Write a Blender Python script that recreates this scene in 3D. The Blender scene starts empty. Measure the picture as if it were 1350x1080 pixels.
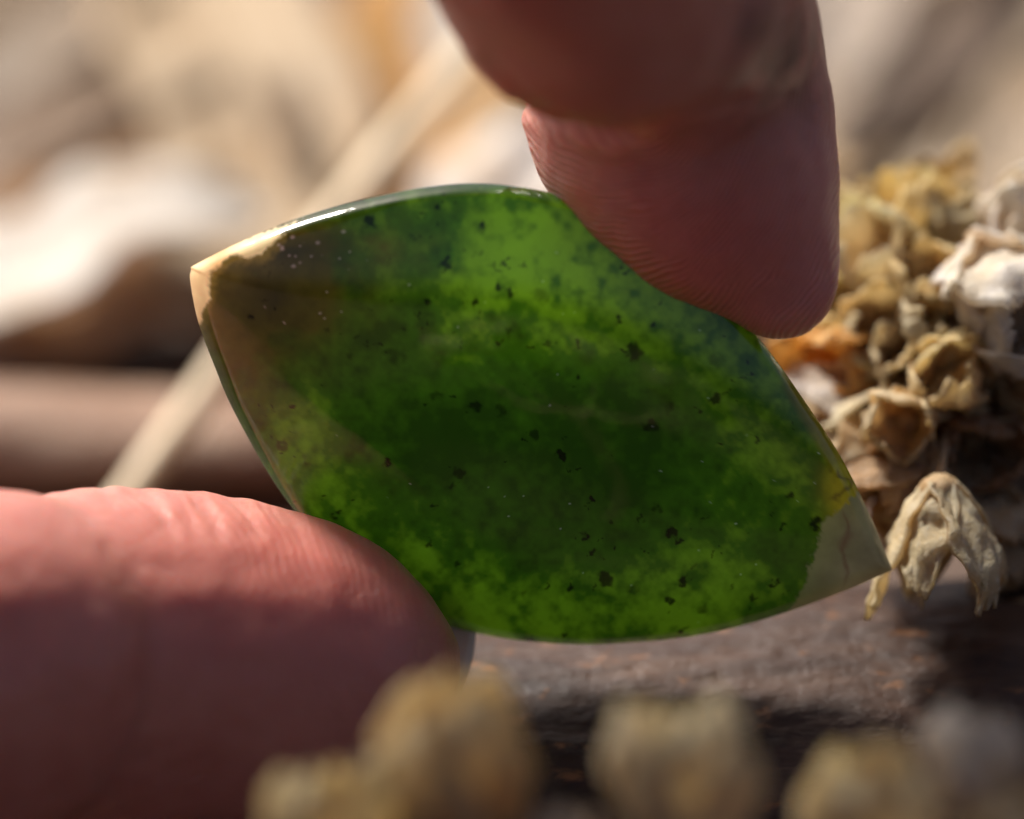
import bpy, bmesh, math, random
import numpy as np
from mathutils import Vector, Matrix, Quaternion

# ------------------------------------------------------------------ camera, light, exposure
MM = 0.001
PITCH = math.radians(25.0)
DIST = 260.0                 # camera to the focus plane, mm
FRAME_W = 57.0               # width seen at the focus plane, mm
PXMM = 1350.0 / FRAME_W
SP, CP = math.sin(PITCH), math.cos(PITCH)

scene = bpy.context.scene
col = scene.collection
scene.render.engine = 'CYCLES'
scene.cycles.use_denoising = True
scene.cycles.max_bounces = 12
scene.cycles.diffuse_bounces = 6
scene.cycles.transmission_bounces = 8
scene.cycles.caustics_reflective = False
scene.cycles.caustics_refractive = False

def cam_pt(r, u, t):
    """camera axes (right, up, toward the lens; mm from the focus point) -> world mm"""
    return Vector((r, u * SP - t * CP, u * CP + t * SP))

cam_data = bpy.data.cameras.new('camera')
cam = bpy.data.objects.new('camera', cam_data)
col.objects.link(cam)
cam.location = cam_pt(0, 0, DIST) * MM
cam.rotation_euler = (math.pi / 2 - PITCH, 0, 0)
cam_data.sensor_width = 36.0
cam_data.lens = 36.0 * DIST / FRAME_W
cam_data.clip_start = 0.005
cam_data.clip_end = 50.0
cam_data.dof.use_dof = True
cam_data.dof.focus_distance = (DIST - 1.0) * MM
cam_data.dof.aperture_fstop = cam_data.lens / 12.5
scene.camera = cam

SUN_DIR = Vector((-0.46, 0.49, 0.73)).normalized()     # towards the sun
sun_el = math.asin(SUN_DIR.z)
sun_az = math.atan2(SUN_DIR.x, SUN_DIR.y)
world = bpy.data.worlds.new('World')
scene.world = world
world.use_nodes = True
wn = world.node_tree
bg = wn.nodes['Background']
sky = wn.nodes.new('ShaderNodeTexSky')
sky.sky_type = 'NISHITA'
sky.sun_disc = False
sky.dust_density = 6.0
sky.ozone_density = 0.6
sky.air_density = 0.5
sky.sun_elevation = sun_el
sky.sun_rotation = sun_az
wn.links.new(sky.outputs['Color'], bg.inputs['Color'])
bg.inputs['Strength'].default_value = 0.09

sun_data = bpy.data.lights.new('sun', 'SUN')
sun_data.energy = 4.4
sun_data.angle = math.radians(12.0)
sun_data.color = (1.0, 0.955, 0.89)
sun = bpy.data.objects.new('sun', sun_data)
col.objects.link(sun)
sun.rotation_euler = (-SUN_DIR).to_track_quat('-Z', 'Y').to_euler()

scene.view_settings.view_transform = 'Standard'
scene.view_settings.look = 'None'
scene.view_settings.gamma = 1.0
scene.view_settings.exposure = 0.6

random.seed(7)
rng = np.random.default_rng(11)

# ------------------------------------------------------------------ helpers
def px(x, y, t):
    """a point seen at photograph pixel (x, y) lying t mm nearer than the focus plane -> camera axes mm"""
    k = (DIST - t) / DIST
    return ((x - 675.0) / PXMM * k, (540.0 - y) / PXMM * k, t)

def P(x, y, t):
    return cam_pt(*px(x, y, t))

GROUND_Z = -33.0
def on_ground(x, y, h=0.0):
    """the world point (mm) where the sight line through a pixel meets the ground raised by h"""
    c = cam_pt(0, 0, DIST)
    d = cam_pt(*px(x, y, 0)) - c
    s = (GROUND_Z + h - c.z) / d.z
    return c + d * s

def _hash(ix, iy, iz, seed):
    n = (ix * 374761393 + iy * 668265263 + iz * 2147483647 + seed * 1274126177) & 0xffffffff
    n = ((n ^ (n >> 13)) * 1274126177) & 0xffffffff
    n = ((n ^ (n >> 16)) * 2246822519) & 0xffffffff
    return ((n ^ (n >> 15)) & 0xffffff) / float(0xffffff)

def noise(p, seed=0):
    p = np.asarray(p, dtype=np.float64)
    i = np.floor(p).astype(np.int64); f = p - i
    f = f * f * f * (f * (f * 6 - 15) + 10)
    out = 0
    for dx in (0, 1):
        wx = f[..., 0] if dx else 1 - f[..., 0]
        for dy in (0, 1):
            wy = f[..., 1] if dy else 1 - f[..., 1]
            for dz in (0, 1):
                wz = f[..., 2] if dz else 1 - f[..., 2]
                out = out + wx * wy * wz * _hash(i[..., 0] + dx, i[..., 1] + dy, i[..., 2] + dz, seed)
    return out

def fbm(p, octaves=4, seed=0, gain=0.5):
    p = np.asarray(p, dtype=np.float64)
    a, s, tot = 1.0, 0.0, 0.0
    for k in range(octaves):
        s = s + a * noise(p * 2.03 ** k + 17.3 * k, seed + k)
        tot += a; a *= gain
    return s / tot

def smooth01(x, a, b):
    t = np.clip((x - a) / (b - a), 0, 1)
    return t * t * (3 - 2 * t)

def make_obj(name, verts_mm, faces, material, parent=None, smooth=True):
    me = bpy.data.meshes.new(name)
    v = np.asarray(verts_mm, dtype=np.float64) * MM
    me.from_pydata([tuple(x) for x in v], [], [tuple(int(i) for i in f) for f in faces])
    if smooth:
        me.polygons.foreach_set('use_smooth', [True] * len(me.polygons))
    me.materials.append(material)
    me.update()
    o = bpy.data.objects.new(name, me)
    col.objects.link(o)
    if parent:
        o.parent = parent
    return o

def tag(o, label=None, category=None, group=None, kind=None):
    for k, v in (('label', label), ('category', category), ('group', group), ('kind', kind)):
        if v:
            o[k] = v
    return o

def empty(name, loc_mm=(0, 0, 0)):
    o = bpy.data.objects.new(name, None)
    o.location = Vector(loc_mm) * MM
    o.empty_display_size = 0.005
    col.objects.link(o)
    return o

def float_attr(me, name, values):
    a = me.attributes.new(name, 'FLOAT', 'POINT')
    a.data.foreach_set('value', np.asarray(values, dtype=np.float32))

def color_attr(me, name, rgb):
    a = me.attributes.new(name, 'FLOAT_COLOR', 'POINT')
    c = np.ones((len(rgb), 4), dtype=np.float32); c[:, :3] = rgb
    a.data.foreach_set('color', c.ravel())

def catmull(pts, n):
    """smooth curve through rows of pts, n samples per span"""
    pts = np.asarray(pts, dtype=np.float64)
    q = np.vstack([2 * pts[0] - pts[1], pts, 2 * pts[-1] - pts[-2]])
    out = []
    for i in range(1, len(q) - 2):
        for k in range(n):
            t = k / n
            a, b, c, d = q[i - 1], q[i], q[i + 1], q[i + 2]
            out.append(0.5 * ((2 * b) + (c - a) * t + (2 * a - 5 * b + 4 * c - d) * t * t + (3 * b - a - 3 * c + d) * t ** 3))
    out.append(pts[-1])
    return np.array(out)

def tube(path, radii, seg=10, wobble=0.0, seed=0):
    """verts and faces of a closed tube along world points (mm)"""
    path = np.asarray(path, dtype=np.float64); n = len(path)
    radii = np.broadcast_to(np.asarray(radii, dtype=np.float64), (n,))
    tan = np.gradient(path, axis=0); tan /= np.linalg.norm(tan, axis=1)[:, None]
    ref = np.array([0.13, 0.21, 0.97])
    verts, faces = [], []
    for i in range(n):
        a = np.cross(tan[i], ref); a /= np.linalg.norm(a); b = np.cross(tan[i], a)
        for k in range(seg):
            w = 2 * math.pi * k / seg
            verts.append(path[i] + radii[i] * (math.cos(w) * a + math.sin(w) * b))
    verts = np.array(verts)
    if wobble:
        ctr = np.repeat(path, seg, axis=0)
        f = 1 + wobble * (fbm(verts * 0.5, 3, seed) - 0.5) * 2
        verts = ctr + (verts - ctr) * f[:, None]
    for i in range(n - 1):
        for k in range(seg):
            k2 = (k + 1) % seg
            faces.append((i * seg + k, i * seg + k2, (i + 1) * seg + k2, (i + 1) * seg + k))
    faces.append(tuple(range(seg - 1, -1, -1)))
    faces.append(tuple(range((n - 1) * seg, n * seg)))
    return verts, faces

class Mat:
    """small node-tree builder"""
    def __init__(self, name):
        self.m = bpy.data.materials.new(name); self.m.use_nodes = True
        self.t = self.m.node_tree; self.t.nodes.clear()
        self.out = self.t.nodes.new('ShaderNodeOutputMaterial')
    def n(self, kind, **kw):
        nd = self.t.nodes.new('ShaderNode' + kind)
        for k, v in kw.items():
            setattr(nd, k, v)
        return nd
    def link(self, a, b):
        self.t.links.new(a, b)
    def put(self, sock, v):
        if isinstance(v, bpy.types.NodeSocket):
            self.link(v, sock)
        else:
            sock.default_value = v
    def noise(self, vec, scale, detail=4.0, rough=0.55, dist=0.0):
        nd = self.n('TexNoise'); self.put(nd.inputs['Vector'], vec)
        nd.inputs['Scale'].default_value = scale; nd.inputs['Detail'].default_value = detail
        nd.inputs['Roughness'].default_value = rough; nd.inputs['Distortion'].default_value = dist
        return nd.outputs['Fac']
    def math(self, op, a, b=0.0, clamp=False):
        nd = self.n('Math', operation=op, use_clamp=clamp)
        self.put(nd.inputs[0], a); self.put(nd.inputs[1], b)
        return nd.outputs[0]
    def ramp(self, fac, stops):
        nd = self.n('ValToRGB'); self.put(nd.inputs['Fac'], fac)
        e = nd.color_ramp.elements
        while len(e) > 1:
            e.remove(e[0])
        e[0].position = stops[0][0]; e[0].color = (*stops[0][1], 1)
        for pos, c in stops[1:]:
            el = e.new(pos); el.color = (*c, 1)
        return nd.outputs['Color']
    def mix(self, fac, a, b, mode='MIX'):
        nd = self.n('Mix', data_type='RGBA', blend_type=mode)
        self.put(nd.inputs[0], fac)
        self.put(nd.inputs[6], a if isinstance(a, bpy.types.NodeSocket) else (*a, 1))
        self.put(nd.inputs[7], b if isinstance(b, bpy.types.NodeSocket) else (*b, 1))
        return nd.outputs[2]
    def attr(self, name, out='Fac'):
        return self.n('Attribute', attribute_name=name).outputs[out]
    def coord(self, out='Object'):
        return self.n('TexCoord').outputs[out]
    def mapping(self, vec, scale=(1, 1, 1), rot=(0, 0, 0)):
        nd = self.n('Mapping'); self.put(nd.inputs['Vector'], vec)
        nd.inputs['Scale'].default_value = scale; nd.inputs['Rotation'].default_value = rot
        return nd.outputs['Vector']
    def bump(self, height, dist, strength=1.0, normal=None):
        nd = self.n('Bump'); self.put(nd.inputs['Height'], height)
        nd.inputs['Distance'].default_value = dist; nd.inputs['Strength'].default_value = strength
        if normal is not None:
            self.link(normal, nd.inputs['Normal'])
        return nd.outputs['Normal']
    def principled(self, color, rough=0.5, normal=None, **kw):
        nd = self.n('BsdfPrincipled')
        self.put(nd.inputs['Base Color'], color if isinstance(color, bpy.types.NodeSocket) else (*color, 1))
        self.put(nd.inputs['Roughness'], rough)
        if normal is not None:
            self.link(normal, nd.inputs['Normal'])
        for k, v in kw.items():
            self.put(nd.inputs[k.replace('_', ' ')], v)
        return nd
    def surface(self, sock):
        self.link(sock, self.out.inputs['Surface']); return self.m
    def with_translucent(self, principled, color, fac, normal=None):
        tr = self.n('BsdfTranslucent')
        self.put(tr.inputs['Color'], color if isinstance(color, bpy.types.NodeSocket) else (*color, 1))
        if normal is not None:
            self.link(normal, tr.inputs['Normal'])
        mx = self.n('MixShader'); mx.inputs[0].default_value = fac
        self.link(principled.outputs[0], mx.inputs[1]); self.link(tr.outputs[0], mx.inputs[2])
        return self.surface(mx.outputs[0])

# ------------------------------------------------------------------ materials
def mat_ground():
    m = Mat('brown_soil_board')
    c = m.coord()
    g = m.noise(m.mapping(c, (40, 260, 40)), 1.0, 6)
    f = m.noise(c, 900, 5)
    colr = m.ramp(g, [(0.3, (0.030, 0.015, 0.009)), (0.55, (0.075, 0.040, 0.022)), (0.75, (0.14, 0.08, 0.048))])
    h = m.math('ADD', g, m.math('MULTIPLY', f, 0.3))
    p = m.principled(colr, 0.75, m.bump(h, 0.0012))
    return m.surface(p.outputs[0])

def mat_branch(dark=True):
    m = Mat('dark_weathered_wood' if dark else 'brown_bark')
    c = m.coord()
    lng = m.mapping(c, (1.0, 3.2, 3.2))
    big = m.noise(lng, 90, 5, 0.6, 0.4)
    mid = m.noise(lng, 520, 6, 0.65)
    fine = m.noise(m.mapping(c, (1.0, 2.2, 2.2)), 2300, 4, 0.6)
    if dark:
        colr = m.ramp(big, [(0.30, (0.018, 0.008, 0.005)), (0.5, (0.052, 0.026, 0.016)), (0.72, (0.11, 0.062, 0.040))])
        fleck = m.ramp(m.noise(m.mapping(c, (1.0, 1.9, 1.9)), 340, 5, 0.62, 0.6), [(0.60, (0, 0, 0)), (0.70, (1, 1, 1))])
        colr = m.mix(m.math('MULTIPLY', fleck, 0.85), colr, (0.27, 0.115, 0.04))
        pale = m.ramp(m.noise(lng, 1500, 4, 0.7), [(0.68, (0, 0, 0)), (0.78, (1, 1, 1))])
        colr = m.mix(m.math('MULTIPLY', pale, 0.45), colr, (0.32, 0.24, 0.17))
    else:
        colr = m.ramp(big, [(0.3, (0.16, 0.075, 0.038)), (0.5, (0.30, 0.18, 0.115)), (0.72, (0.42, 0.30, 0.21))])
    h = m.math('ADD', m.math('MULTIPLY', mid, 1.0), m.math('MULTIPLY', fine, 0.35))
    rough = m.math('ADD', m.math('MULTIPLY', mid, 0.3), 0.20)
    p = m.principled(colr, rough, m.bump(h, 0.00022, 1.0))
    p.inputs['Specular IOR Level'].default_value = 0.28
    return m.surface(p.outputs[0])

def mat_leaf():
    m = Mat('dry_papery_leaf')
    oc = m.n('ObjectInfo').outputs['Color']
    across, along = m.attr('across'), m.attr('along')
    comb = m.n('CombineXYZ'); m.put(comb.inputs[0], m.math('MULTIPLY', across, 14.0)); m.put(comb.inputs[1], m.math('MULTIPLY', along, 1.6))
    rnd = m.n('ObjectInfo').outputs['Random']; m.put(comb.inputs[2], m.math('MULTIPLY', rnd, 60.0))
    st = m.noise(comb.outputs[0], 1.0, 4, 0.6)
    blot = m.noise(m.coord(), 120, 4, 0.6)
    colr = m.mix(m.ramp(st, [(0.35, (0.55, 0.55, 0.55)), (0.65, (0, 0, 0))]), oc, m.mix(1.0, oc, (0.72, 0.56, 0.38), 'MULTIPLY'))
    colr = m.mix(m.ramp(blot, [(0.5, (0, 0, 0)), (0.75, (0.6, 0.6, 0.6))]), colr, m.mix(1.0, oc, (0.75, 0.52, 0.28), 'MULTIPLY'))
    nrm = m.bump(st, 0.0006)
    p = m.principled(colr, 0.55, nrm)
    return m.with_translucent(p, colr, 0.28, nrm)

def mat_pod():
    m = Mat('dry_seed_pod')
    inner = m.attr('inner'); tip = m.attr('tip')
    c = m.coord()
    rnd = m.n('ObjectInfo').outputs['Random']
    oc = m.n('ObjectInfo').outputs['Color']
    n1 = m.noise(c, 420, 5, 0.6)
    n2 = m.noise(c, 2600, 4, 0.65)
    outer = m.mix(m.ramp(n1, [(0.35, (0, 0, 0)), (0.65, (1, 1, 1))]), m.mix(1.0, oc, (0.97, 0.89, 0.72), 'MULTIPLY'), oc)
    outer = m.mix(m.ramp(n2, [(0.50, (0, 0, 0)), (0.66, (0.55, 0.55, 0.55))]), outer, (0.86, 0.80, 0.68))
    ins = m.mix(n1, (0.56, 0.24, 0.06), (0.84, 0.56, 0.22))
    colr = m.mix(m.math('MULTIPLY', m.math('MULTIPLY', inner, 0.6), m.math('SUBTRACT', 1.0, m.math('MULTIPLY', tip, 0.85))), outer, ins)
    h = m.math('ADD', m.math('MULTIPLY', n1, 0.8), m.math('MULTIPLY', n2, 0.5))
    nrm = m.bump(h, 0.00035)
    p = m.principled(colr, 0.6, nrm)
    return m.with_translucent(p, colr, 0.58, nrm)

def mat_stem():
    m = Mat('dry_stem')
    n1 = m.noise(m.coord(), 500, 5)
    colr = m.ramp(n1, [(0.3, (0.40, 0.24, 0.12)), (0.7, (0.62, 0.46, 0.28))])
    p = m.principled(colr, 0.6, m.bump(n1, 0.0003))
    return m.surface(p.outputs[0])

def mat_straw():
    m = Mat('pale_straw')
    n1 = m.noise(m.mapping(m.coord(), (1, 1, 1)), 260, 5)
    colr = m.ramp(n1, [(0.3, (0.72, 0.56, 0.34)), (0.7, (0.84, 0.72, 0.52))])
    p = m.principled(colr, 0.5, m.bump(n1, 0.0002))
    return m.with_translucent(p, colr, 0.2)

def mat_stone():
    m = Mat('polished_green_stone')
    through = m.attr('through', 'Color')
    body = m.attr('body', 'Color')
    c = m.coord()
    cloud = m.noise(c, 700, 5, 0.62)
    lift = m.ramp(cloud, [(0.25, (0.80, 0.80, 0.80)), (0.75, (1.0, 1.0, 1.0))])
    through = m.mix(1.0, through, lift, 'MULTIPLY')
    scr = m.noise(c, 260, 3, 0.5)
    nrm = m.bump(scr, 0.00003)
    smudge = m.ramp(m.noise(c, 190, 4, 0.6, 0.5), [(0.45, (0.03, 0.03, 0.03)), (0.75, (0.13, 0.13, 0.13))])
    p = m.principled(body, smudge, nrm)
    p.inputs['IOR'].default_value = 1.47
    tr = m.n('BsdfTranslucent'); m.link(through, tr.inputs['Color'])
    add = m.n('AddShader'); m.link(p.outputs[0], add.inputs[0]); m.link(tr.outputs[0], add.inputs[1])
    return m.surface(add.outputs[0])

def mat_skin():
    m = Mat('skin')
    c = m.coord()
    mott = m.noise(c, 160, 4, 0.55)
    pores = m.noise(c, 2600, 3, 0.6)
    red = m.attr('flush')
    colr = m.ramp(mott, [(0.3, (0.60, 0.255, 0.205)), (0.7, (0.72, 0.36, 0.30))])
    colr = m.mix(red, colr, (0.68, 0.20, 0.165))
    grime = m.math('MULTIPLY', m.attr('grime'), m.ramp(m.noise(c, 420, 4, 0.6), [(0.35, (0.2, 0.2, 0.2)), (0.65, (1, 1, 1))]))
    colr = m.mix(grime, colr, (0.10, 0.085, 0.075))
    ridge = m.math('SINE', m.attr('ridge'))
    ridge = m.math('MULTIPLY', m.math('ADD', m.math('MULTIPLY', ridge, 0.5), 0.5), m.attr('ridge_depth'))
    broken = m.math('MULTIPLY', m.math('ADD', m.math('MULTIPLY', m.noise(c, 1700, 3, 0.6), 1.3), 0.25), m.ramp(m.noise(c, 260, 2, 0.5), [(0.35, (0.45, 0.45, 0.45)), (0.6, (1, 1, 1))]))
    ridge = m.math('MULTIPLY', ridge, broken)
    colr = m.mix(m.math('MULTIPLY', ridge, 0.9), m.mix(1.0, colr, (0.80, 0.70, 0.68), 'MULTIPLY'), m.mix(1.0, colr, (1.10, 1.14, 1.15), 'MULTIPLY'))  # valleys darkened and crests lightened in colour, standing in for relief shading
    n1 = m.bump(pores, 0.00007)
    n2 = m.bump(ridge, 0.00013, 1.0, n1)
    rough = m.math('ADD', m.math('MULTIPLY', pores, 0.15), 0.30)
    p = m.principled(colr, rough, n2)
    p.inputs['Subsurface Weight'].default_value = 0.85
    p.inputs['Subsurface Radius'].default_value = (1.0, 0.36, 0.20)
    p.inputs['Subsurface Scale'].default_value = 0.0034
    p.inputs['Specular IOR Level'].default_value = 0.5
    return m.surface(p.outputs[0])

def mat_nail():
    m = Mat('fingernail')
    free = m.attr('free')
    colr = m.mix(free, (0.55, 0.30, 0.24), (0.74, 0.68, 0.60))
    p = m.principled(colr, 0.28)
    p.inputs['Subsurface Weight'].default_value = 0.4
    p.inputs['Subsurface Radius'].default_value = (1, 0.6, 0.4)
    p.inputs['Subsurface Scale'].default_value = 0.0006
    return m.with_translucent(p, colr, 0.3)

M_GROUND, M_LOG, M_BARK = mat_ground(), mat_branch(True), mat_branch(False)
M_LEAF, M_POD, M_STEM, M_STRAW = mat_leaf(), mat_pod(), mat_stem(), mat_straw()
M_STONE, M_SKIN, M_NAIL = mat_stone(), mat_skin(), mat_nail()

# ------------------------------------------------------------------ ground
def build_ground():
    n = 120
    xs = np.linspace(-1, 1, n); xs = np.sign(xs) * np.abs(xs) ** 2.2 * 1500
    X, Y = np.meshgrid(xs, xs + 80)
    Z = GROUND_Z + 1.6 * (fbm(np.stack([X * .05, Y * .05, X * 0], -1), 3, 5) - 0.5) * np.exp(-(X ** 2 + Y ** 2) / 300 ** 2)
    v = np.stack([X, Y, Z], -1).reshape(-1, 3)
    f = [(i * n + j, i * n + j + 1, (i + 1) * n + j + 1, (i + 1) * n + j) for i in range(n - 1) for j in range(n - 1)]
    o = make_obj('ground', v, f, M_GROUND)
    tag(o, kind='structure')
build_ground()

# ------------------------------------------------------------------ the branches
def branch(name, pts, label, material, nu=360, nv=150, rough=1.0, flat=1.0, seed=1):
    """pts: rows (world x, y, z, radius) in mm"""
    c = catmull(pts, max(8, nu // (len(pts) - 1)))
    path, rad = c[:, :3], c[:, 3]
    tan = np.gradient(path, axis=0); tan /= np.linalg.norm(tan, axis=1)[:, None]
    ref = np.array([0, 0, 1.0])
    a = np.cross(tan, ref); a /= np.linalg.norm(a, axis=1)[:, None]
    b = np.cross(a, tan)
    w = np.linspace(0, 2 * math.pi, nv, endpoint=False)
    dirs = np.cos(w)[None, :, None] * a[:, None] + np.sin(w)[None, :, None] * b[:, None] * flat
    s = np.cumsum(np.r_[0, np.linalg.norm(np.diff(path, axis=0), axis=1)])
    base = path[:, None] + dirs * rad[:, None, None]
    q = np.stack([np.repeat(s[:, None], nv, 1) * 0.02, base[..., 1] * 0.11, base[..., 2] * 0.11], -1)
    lump = (fbm(q, 3, seed) - 0.5) * 2.4
    q2 = np.stack([np.repeat(s[:, None], nv, 1) * 0.10, base[..., 1] * 0.55, base[..., 2] * 0.55], -1)
    ridge = (1 - np.abs(2 * fbm(q2, 4, seed + 9) - 1)) ** 3 * -0.08
    q3 = np.stack([np.repeat(s[:, None], nv, 1) * 0.5, base[..., 1] * 1.6, base[..., 2] * 1.6], -1)
    grit = (fbm(q3, 3, seed + 21) - 0.5) * 0.32
    v = base + dirs * ((lump + (ridge + grit) * rough)[..., None])
    nu_ = len(path)
    f = [(i * nv + k, i * nv + (k + 1) % nv, (i + 1) * nv + (k + 1) % nv, (i + 1) * nv + k) for i in range(nu_ - 1) for k in range(nv)]
    f.append(tuple(range(nv - 1, -1, -1))); f.append(tuple(range((nu_ - 1) * nv, nu_ * nv)))
    o = make_obj(name, v.reshape(-1, 3), f, material)
    tag(o, label, 'branch')
    return o

def row(r, u, t, rad):
    p = cam_pt(r, u, t)
    return (p.x, p.y, p.z, rad)

branch('driftwood_branch', [(-60, 1, -33.4, 15), (-25, 2, -31.2, 15.2), (5, 3, -29.9, 15.2), (30, 4, -28.6, 15.2), (66, 6, -27.4, 14.5)],
       'dark weathered brown branch lying beneath the green stone', M_LOG, nu=420, nv=230, flat=0.92)
e0, e1 = on_ground(-380, 575, 3), on_ground(560, 590, 3)
branch('bark_stick', [(e0.x, e0.y, e0.z, 5.2), ((e0.x + e1.x) / 2, (e0.y + e1.y) / 2, e0.z, 5.6), (e1.x, e1.y, e1.z, 5.0)],
       'pinkish brown stick lying level behind the thumb', M_BARK, nu=160, nv=48, rough=0.6, flat=0.7, seed=31)

# ------------------------------------------------------------------ dry leaves behind
def leaf(x0, y0, h0, x1, y1, h1, width, color, label, arch=6.0, cup=0.35, seed=0, taper=1.0, roll=0.0, name='dried_leaf'):
    """a long dry leaf from one point above the ground to another; width in mm"""
    a, b = np.array(on_ground(x0, y0, h0)), np.array(on_ground(x1, y1, h1))
    n, k = 40, 15
    s = np.linspace(0, 1, n)
    d = b - a; L = np.linalg.norm(d); d /= L
    side = np.cross(d, [0, 0, 1.0]); side /= np.linalg.norm(side); up = np.cross(side, d)
    side, up = side * math.cos(roll) + up * math.sin(roll), up * math.cos(roll) - side * math.sin(roll)
    wave = (fbm(np.stack([s * 3, s * 0 + seed, s * 0], -1), 2, seed) - 0.5)
    ctr = a[None] + d[None] * (s * L)[:, None] + up[None] * (arch * np.sin(math.pi * s))[:, None] + side[None] * (wave * width * 0.5)[:, None]
    wd = width * 0.5 * np.clip(np.sin(math.pi * np.clip(s * 0.86 + 0.10, 0, 1)), 0.03, 1) ** (0.75 * taper)
    e = np.linspace(-1, 1, k)
    twist = 0.5 * (fbm(np.stack([s * 2, s * 0 + seed * 3.1, s * 0], -1), 2, seed + 4) - 0.5)
    S, E = np.meshgrid(s, e, indexing='ij')
    cz = cup * (E ** 2) * wd[:, None] + E * wd[:, None] * twist[:, None]
    cz += (fbm(np.stack([S * 6, E * 1.3, S * 0 + seed], -1), 3, seed + 8) - 0.5) * width * 0.16
    cz += 0.22 * np.cos(E * 19)
    top = ctr[:, None] + side[None, None] * (E * wd[:, None])[..., None] + up[None, None] * cz[..., None]
    bot = top - up[None, None] * 0.45
    v = np.concatenate([top.reshape(-1, 3), bot.reshape(-1, 3)])
    v[:, 2] = np.maximum(v[:, 2], GROUND_Z + 0.4 + 0.2 * np.r_[np.ones(n * k), np.zeros(n * k)])
    N = n * k
    f = []
    for i in range(n - 1):
        for j in range(k - 1):
            q = (i * k + j, i * k + j + 1, (i + 1) * k + j + 1, (i + 1) * k + j)
            f.append(q); f.append(tuple(N + z for z in reversed(q)))
    rim = [j for j in range(k)] + [i * k + k - 1 for i in range(1, n)] + [(n - 1) * k + j for j in range(k - 2, -1, -1)] + [i * k for i in range(n - 2, 0, -1)]
    for i in range(len(rim)):
        p, q = rim[i], rim[(i + 1) % len(rim)]
        f.append((p, N + p, N + q, q))
    o = make_obj(name, v, f, M_LEAF)
    float_attr(o.data, 'across', np.r_[E.ravel(), E.ravel()])
    float_attr(o.data, 'along', np.r_[S.ravel(), S.ravel()])
    dull = 1.0 if min(color) > 0.65 else 0.80
    o.color = (color[0] * dull * (1.0 if dull == 1 else 1.04), color[1] * dull * (1.0 if dull == 1 else 0.94), color[2] * dull * (1.0 if dull == 1 else 0.78), 1)
    tag(o, label, 'leaf', 'dried leaves strewn on the ground')
    return o

LEAVES = [
    # x0, y0, h0, x1, y1, h1, width, colour, label
    # lower layer
    (-160, 360, 2, 520, 60, 3, 26, (0.44, 0.25, 0.10), 'wide brown leaf lying lowest, glimpsed between the cream and pink leaves', dict(arch=1, cup=0.1, seed=51)),
    (640, 430, 2, 540, -110, 4, 22, (0.72, 0.45, 0.16), 'golden tan leaf between the wide beige leaf and the finger', dict(arch=3, cup=0.2, seed=9)),
    (-150, 110, 2, 240, -130, 4, 22, (0.28, 0.20, 0.11), 'olive brown leaf at the far corner above the grey leaf', dict(arch=2, seed=42)),
    (1040, 360, 2, 1320, -120, 3, 24, (0.52, 0.34, 0.19), 'broad brown leaf lying low beside the straight side of the finger', dict(arch=2, cup=0.15, seed=36)),
    (1230, 370, 2, 1600, 0, 3, 24, (0.48, 0.41, 0.34), 'broad dull leaf lying low behind the white seed head', dict(arch=2, cup=0.15, seed=33)),
    (760, 420, 2, 1020, 160, 4, 26, (0.62, 0.48, 0.30), 'cream leaf hidden behind finger and stone', dict(arch=3, seed=45)),
    (-260, 500, 1.5, 420, 395, 3, 15, (0.46, 0.25, 0.10), 'rusty brown leaf under the bright cream leaf', dict(arch=1, cup=0.15, seed=21)),
    # upper layer
    (-150, 425, 5, 350, 275, 9, 15, (0.74, 0.715, 0.67), 'bright cream leaf beside the pale tip of the stone', dict(arch=2, cup=0.12, seed=3)),
    (345, 420, 3, 285, -120, 8, 19, (0.60, 0.50, 0.37), 'tall wide beige leaf behind the dark corner of the stone', dict(arch=4, cup=0.2, seed=5)),
    (-120, 310, 4, 330, 80, 8, 9, (0.42, 0.33, 0.27), 'narrow greyish pink leaf above the bright cream leaf', dict(arch=2, seed=15)),
    (-60, 190, 4, 240, -40, 8, 10, (0.46, 0.40, 0.35), 'grey leaf crossing the corner beside the wide beige leaf', dict(arch=3, seed=17)),
    (575, 300, 11, 830, 160, 14, 13, (0.88, 0.86, 0.83), 'white leaf showing between finger and stone', dict(arch=2, cup=0.1, seed=12)),
    (590, 130, 5, 640, -140, 8, 7, (0.80, 0.75, 0.68), 'pale leaf behind the top of the straw', dict(arch=2, seed=24)),
    (1110, 350, 5, 1420, -60, 8, 10, (0.62, 0.56, 0.50), 'long grey leaf slanting behind the yellow seed heads', dict(arch=3, seed=27)),
    (1040, 240, 5, 1230, -90, 9, 10, (0.64, 0.60, 0.60), 'bluish grey leaf slanting beside the edge of the finger', dict(arch=3, seed=30)),
    (1250, 350, 5, 1520, 60, 8, 10, (0.62, 0.54, 0.46), 'pale leaf rising behind the white seed head', dict(arch=3, seed=34)),
    (1140, 200, 9, 1330, -50, 11, 8, (0.17, 0.12, 0.09), 'dark brown strip standing in for the shaded gap between two slanting grey leaves', dict(arch=1, seed=48)),  # added strip whose dark colour paints the shade in the gap
    (330, 60, 8, 400, 240, 8, 4, (0.34, 0.25, 0.16), 'thin brown leaf lying on the wide beige leaf', dict(arch=1, seed=57)),
]
for L in LEAVES:
    leaf(*L[:9], **L[9])

# the straight pale straw
a, b = np.array(P(120, 720, -48)), np.array(P(690, 0, -92))
s = np.linspace(0, 1, 30)[:, None]
path = a + (b - a) * s + np.array([0, 0, 1.0]) * (1.2 * np.sin(math.pi * s))
v, f = tube(path, np.linspace(0.95, 1.4, 30), 14, 0.06, 3)
tag(make_obj('straw', v, f, M_STRAW), 'straight pale straw leaning up behind the stone', 'straw')

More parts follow.
